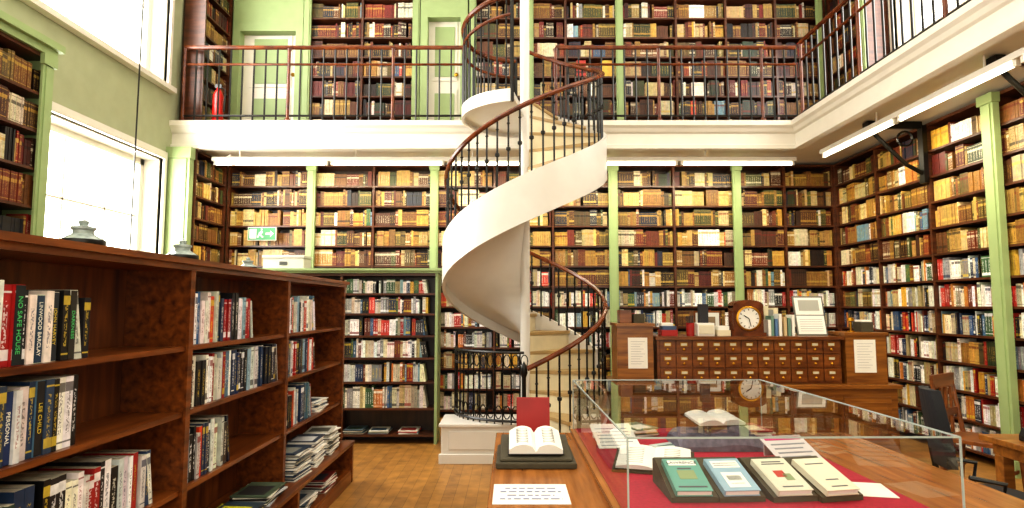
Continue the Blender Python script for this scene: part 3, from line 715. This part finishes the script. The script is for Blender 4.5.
def booklet(x,y,rot,c1,c2,w=.16,l=.22):
    ca,sa=math.cos(rot),math.sin(rot); F=lambda a,b,c:(x+a*ca-b*sa,y+a*sa+b*ca,.832+c)
    mb=MB(); mb.box(0,w,0,l,0,.006,0,F); mb.box(.02,w-.02,.03,l*.5,.006,.007,1,F); mb.box(.02,w-.03,l*.7,l*.8,.006,.007,1,F); mb.build('booklet',[P('bk_'+c1,c1),P('bk_'+c2,c2)])
booklet(.92,2.93,-.3,'d8d0b8','9c8c6c'); booklet(1.12,2.95,.25,'c8b890','6c5c48'); booklet(1.38,3.35,-.4,'e4e0d4','903030'); booklet(.86,3.30,.5,'b8c4c0','406060')
mb=MB(); F6=lambda a,b,c:(.47+a*.97-b*.1,3.42+b*.97+a*.1,.832+c+b*.35); mb.box(0,.24,0,.24,0,.004,0,F6); mb.box(.02,.22,.23,.24,-.07,0,0,F6)
for i in range(6): mb.box(.02,.21,.02+i*.033,.025+i*.033,.004,.0055,1,F6)
mb.build('manuscript_letter',[PAPER,P('handwriting','788090')])
stack('leaflet_stack',1.42,3.80,.832,5,w=.2,l=.25,cols=['c8c0a8','8c3030','e8e4d8'])
stack('pamphlet_pile',.75,3.82,.832,6,w=.16,l=.22,cols=['b89868','e8e4d8','5c6c58'],rot=.4)

mb=MB(); mb.box(-.08,.24,2.58,2.86,.801,.803,0)
for i,(a,b) in enumerate(((-.03,.19),(-.05,.21),(-.02,.18),(-.05,.21))):
    z=2.79-i*.05
    x=a
    while x<b:
        ww=random.uniform(.015,.04); mb.box(x,min(b,x+ww),z,z+.014,.803,.8035,1); x+=ww+.01
mb.build('information_sheet',[PAPER,P('print_blue','4a5480')])
mb=MB(); Fq=lambda a,b,c:(.12+a,3.12+b,.801+c)
mb.box(-.2,.2,0,.42,0,.03,0,Fq); mb.hexa([Fq(-.18,.02,.03),Fq(.18,.02,.03),Fq(.18,.4,.03),Fq(-.18,.4,.03),Fq(-.18,.02,.045),Fq(.18,.02,.045),Fq(.18,.4,.09),Fq(-.18,.4,.09)],0); mb.build('book_rest',[OLIVE],bevel=.008)
openbook('visitors_book',.12,3.32,.878,.0,.135,.30,th=.05,cover=BLACK,tilt=.12)
mb=MB(); Fz=lambda a,b,c:(.03+a,3.84+b+c*.15,.801+c)
mb.box(0,.2,0,.004,0,.235,0,Fz); mb.box(.004,.196,.004,.03,.004,.231,1,Fz); mb.box(0,.2,.03,.034,0,.235,0,Fz); mb.box(-.002,.002,0,.034,0,.235,0,Fz)
mb.build('red_book',[REDB,PAPER])

# ---------------------------------------------------------------- office chair & side desk
mb=MB(); MC=Matrix.Translation((2.68,3.6,0))@Matrix.Rotation(math.radians(-112),4,'Z')
K=8
for s in range(K):
    for r in range(8):
        def pt(i,j,o):
            a=(i/K-.5)*1.5; zz=.70+.42*j/8; wd=.18*(1-.35*(j/8)**3)
            return (math.sin(a)*wd/0.68, -.25+(1-math.cos(a))*.12-.05*(j/8)+o, zz)
        p=[pt(s,r,0),pt(s+1,r,0),pt(s+1,r,.05),pt(s,r,.05),pt(s,r+1,0),pt(s+1,r+1,0),pt(s+1,r+1,.05),pt(s,r+1,.05)]
        mb.hexa(p,0)
mb.lathe([(.001,0),(.20,.0),(.23,.03),(.22,.07),(.001,.09)],(0,0,.48),20,0)
mb.cyl((0,0,.2),(0,0,.5),.025,n=10,m=1); mb.tube([(0,-.02,.48),(0,-.22,.50),(0,-.25,.78)],.018,8,1)
for sx in (-1,1): mb.tube([(sx*.2,0,.50),(sx*.25,0,.53),(sx*.25,.02,.66),(sx*.25,-.14,.68)],.014,8,1)
for k in range(5):
    a=k*2*math.pi/5; e2=(.26*math.cos(a),.26*math.sin(a),FL+.06); mb.cyl((0,0,.22),e2,.02,.015,8,1); mb.cyl((e2[0],e2[1]-.012,FL+.028),(e2[0],e2[1]+.012,FL+.028),.027,n=12,m=1)
mb.build('office_chair',[NAVY,BLACK],M=MC)
mb=MB(); mb.box(3.02,4.2,2.6,4.1,.74,.775,0); mb.box(3.07,4.15,2.65,4.05,.66,.74,0)
for x in (3.07,4.08):
    for y in (2.66,3.97): mb.box(x,x+.07,y,y+.07,FL,.66,0)
mb.build('reading_desk',[DESK],bevel=.004)
mb=MB(); mb.box(3.12,3.3,3.7,3.9,.776,.81,0); mb.hexa([(3.12,3.7,.81),(3.3,3.7,.81),(3.3,3.9,.81),(3.12,3.9,.81),(3.13,3.72,.82),(3.29,3.72,.82),(3.29,3.88,.86),(3.13,3.88,.86)],0)
mb.tube([(3.13,3.74,.87),(3.14,3.80,.895),(3.14,3.86,.87)],.018,8,0); mb.build('telephone',[BLACK],bevel=.004)
stack('paper_stack',3.5,3.6,.775,12,cols=['f0ece0','e8e4d8','d8d4c8'])
def chair(x,y,rot):
    M=Matrix.Translation((x,y,FL))@Matrix.Rotation(rot,4,'Z'); mb=MB()
    mb.box(-.21,.21,-.2,.22,.43,.46)
    for a,b in ((-.18,-.17),(.18,-.17)): mb.cyl((a*1.08,b-.02,0),(a,b,.43),.016,.02,8)
    for a in (-.18,.18): mb.tube([(a*1.08,.24,0),(a,.2,.45),(a,.27,.9)],[.016,.02,.016],8)
    mb.box(-.2,.2,.25,.275,.82,.93); mb.box(-.18,.18,.225,.245,.6,.66)
    for a in (-.09,0,.09): mb.box(a-.015,a+.015,.23,.25,.46,.83)
    for b in (-.15,.2): mb.box(-.18,.18,b-.01,b+.01,.2,.225)
    mb.build('wooden_chair',[DRAW],M=M,bevel=.003)
chair(3.65,4.9,.6)
mb=MB(); mb.box(XL+.001,XL+.02,5.2,G-.1,FL,FL+.18); mb.build('baseboard_left',[WHITE])

# ---------------------------------------------------------------- lights
def area(name,loc,rot,sx,sy,p,col=(1,.96,.88)):
    l=bpy.data.lights.new(name,'AREA'); l.shape='RECTANGLE'; l.size=sx; l.size_y=sy; l.energy=p; l.color=col
    o=bpy.data.objects.new(name,l); o.location=loc; o.rotation_euler=rot; bpy.context.scene.collection.objects.link(o); return o
area('ceiling_fill',(0,3.2,6.5),(0,0,0),6,7,240,(1,.94,.83))  # added overhead fill to even out the room; no skylight is built here
area('rear_fill',(0,-2.6,3.2),(math.radians(90),0,0),7,5,270,(1,.92,.81))  # added front fill behind the camera; the wall there has no window
area('window_daylight',(XL-.05,6.3,2.7),(0,math.radians(-90),0),1.3,1.8,120,(1,.98,.96))
area('window_daylight',(XL-.05,5.9,5.2),(0,math.radians(-90),0),1.7,2.5,150,(1,.98,.96))
area('window_daylight',(XR+.05,6.1,5.2),(0,math.radians(90),0),1.7,2.2,90,(1,.98,.96))
area('tube_light',(-.1,7.72,3.36),(math.radians(25),0,0),7.2,.05,90,(1,.90,.66))
area('tube_light',(3.74,4.4,3.34),(0,math.radians(-25),0),.05,5.6,90,(1,.90,.66))
w=bpy.data.worlds.new('World'); bpy.context.scene.world=w; w.use_nodes=True
w.node_tree.nodes['Background'].inputs[0].default_value=(.9,.95,1,1); w.node_tree.nodes['Background'].inputs[1].default_value=1
cam=bpy.data.cameras.new('cam'); cam.lens=620*36/1024; cam.clip_start=.02
co=bpy.data.objects.new('camera',cam); co.location=(0,0,1.6); co.rotation_euler=(math.radians(90+4.796),0,0)
bpy.context.scene.collection.objects.link(co); bpy.context.scene.camera=co
vs=bpy.context.scene.view_settings; vs.view_transform='Standard'
try: vs.look='Medium High Contrast'
except Exception as ex_: print('look',ex_)
vs.exposure=0.0
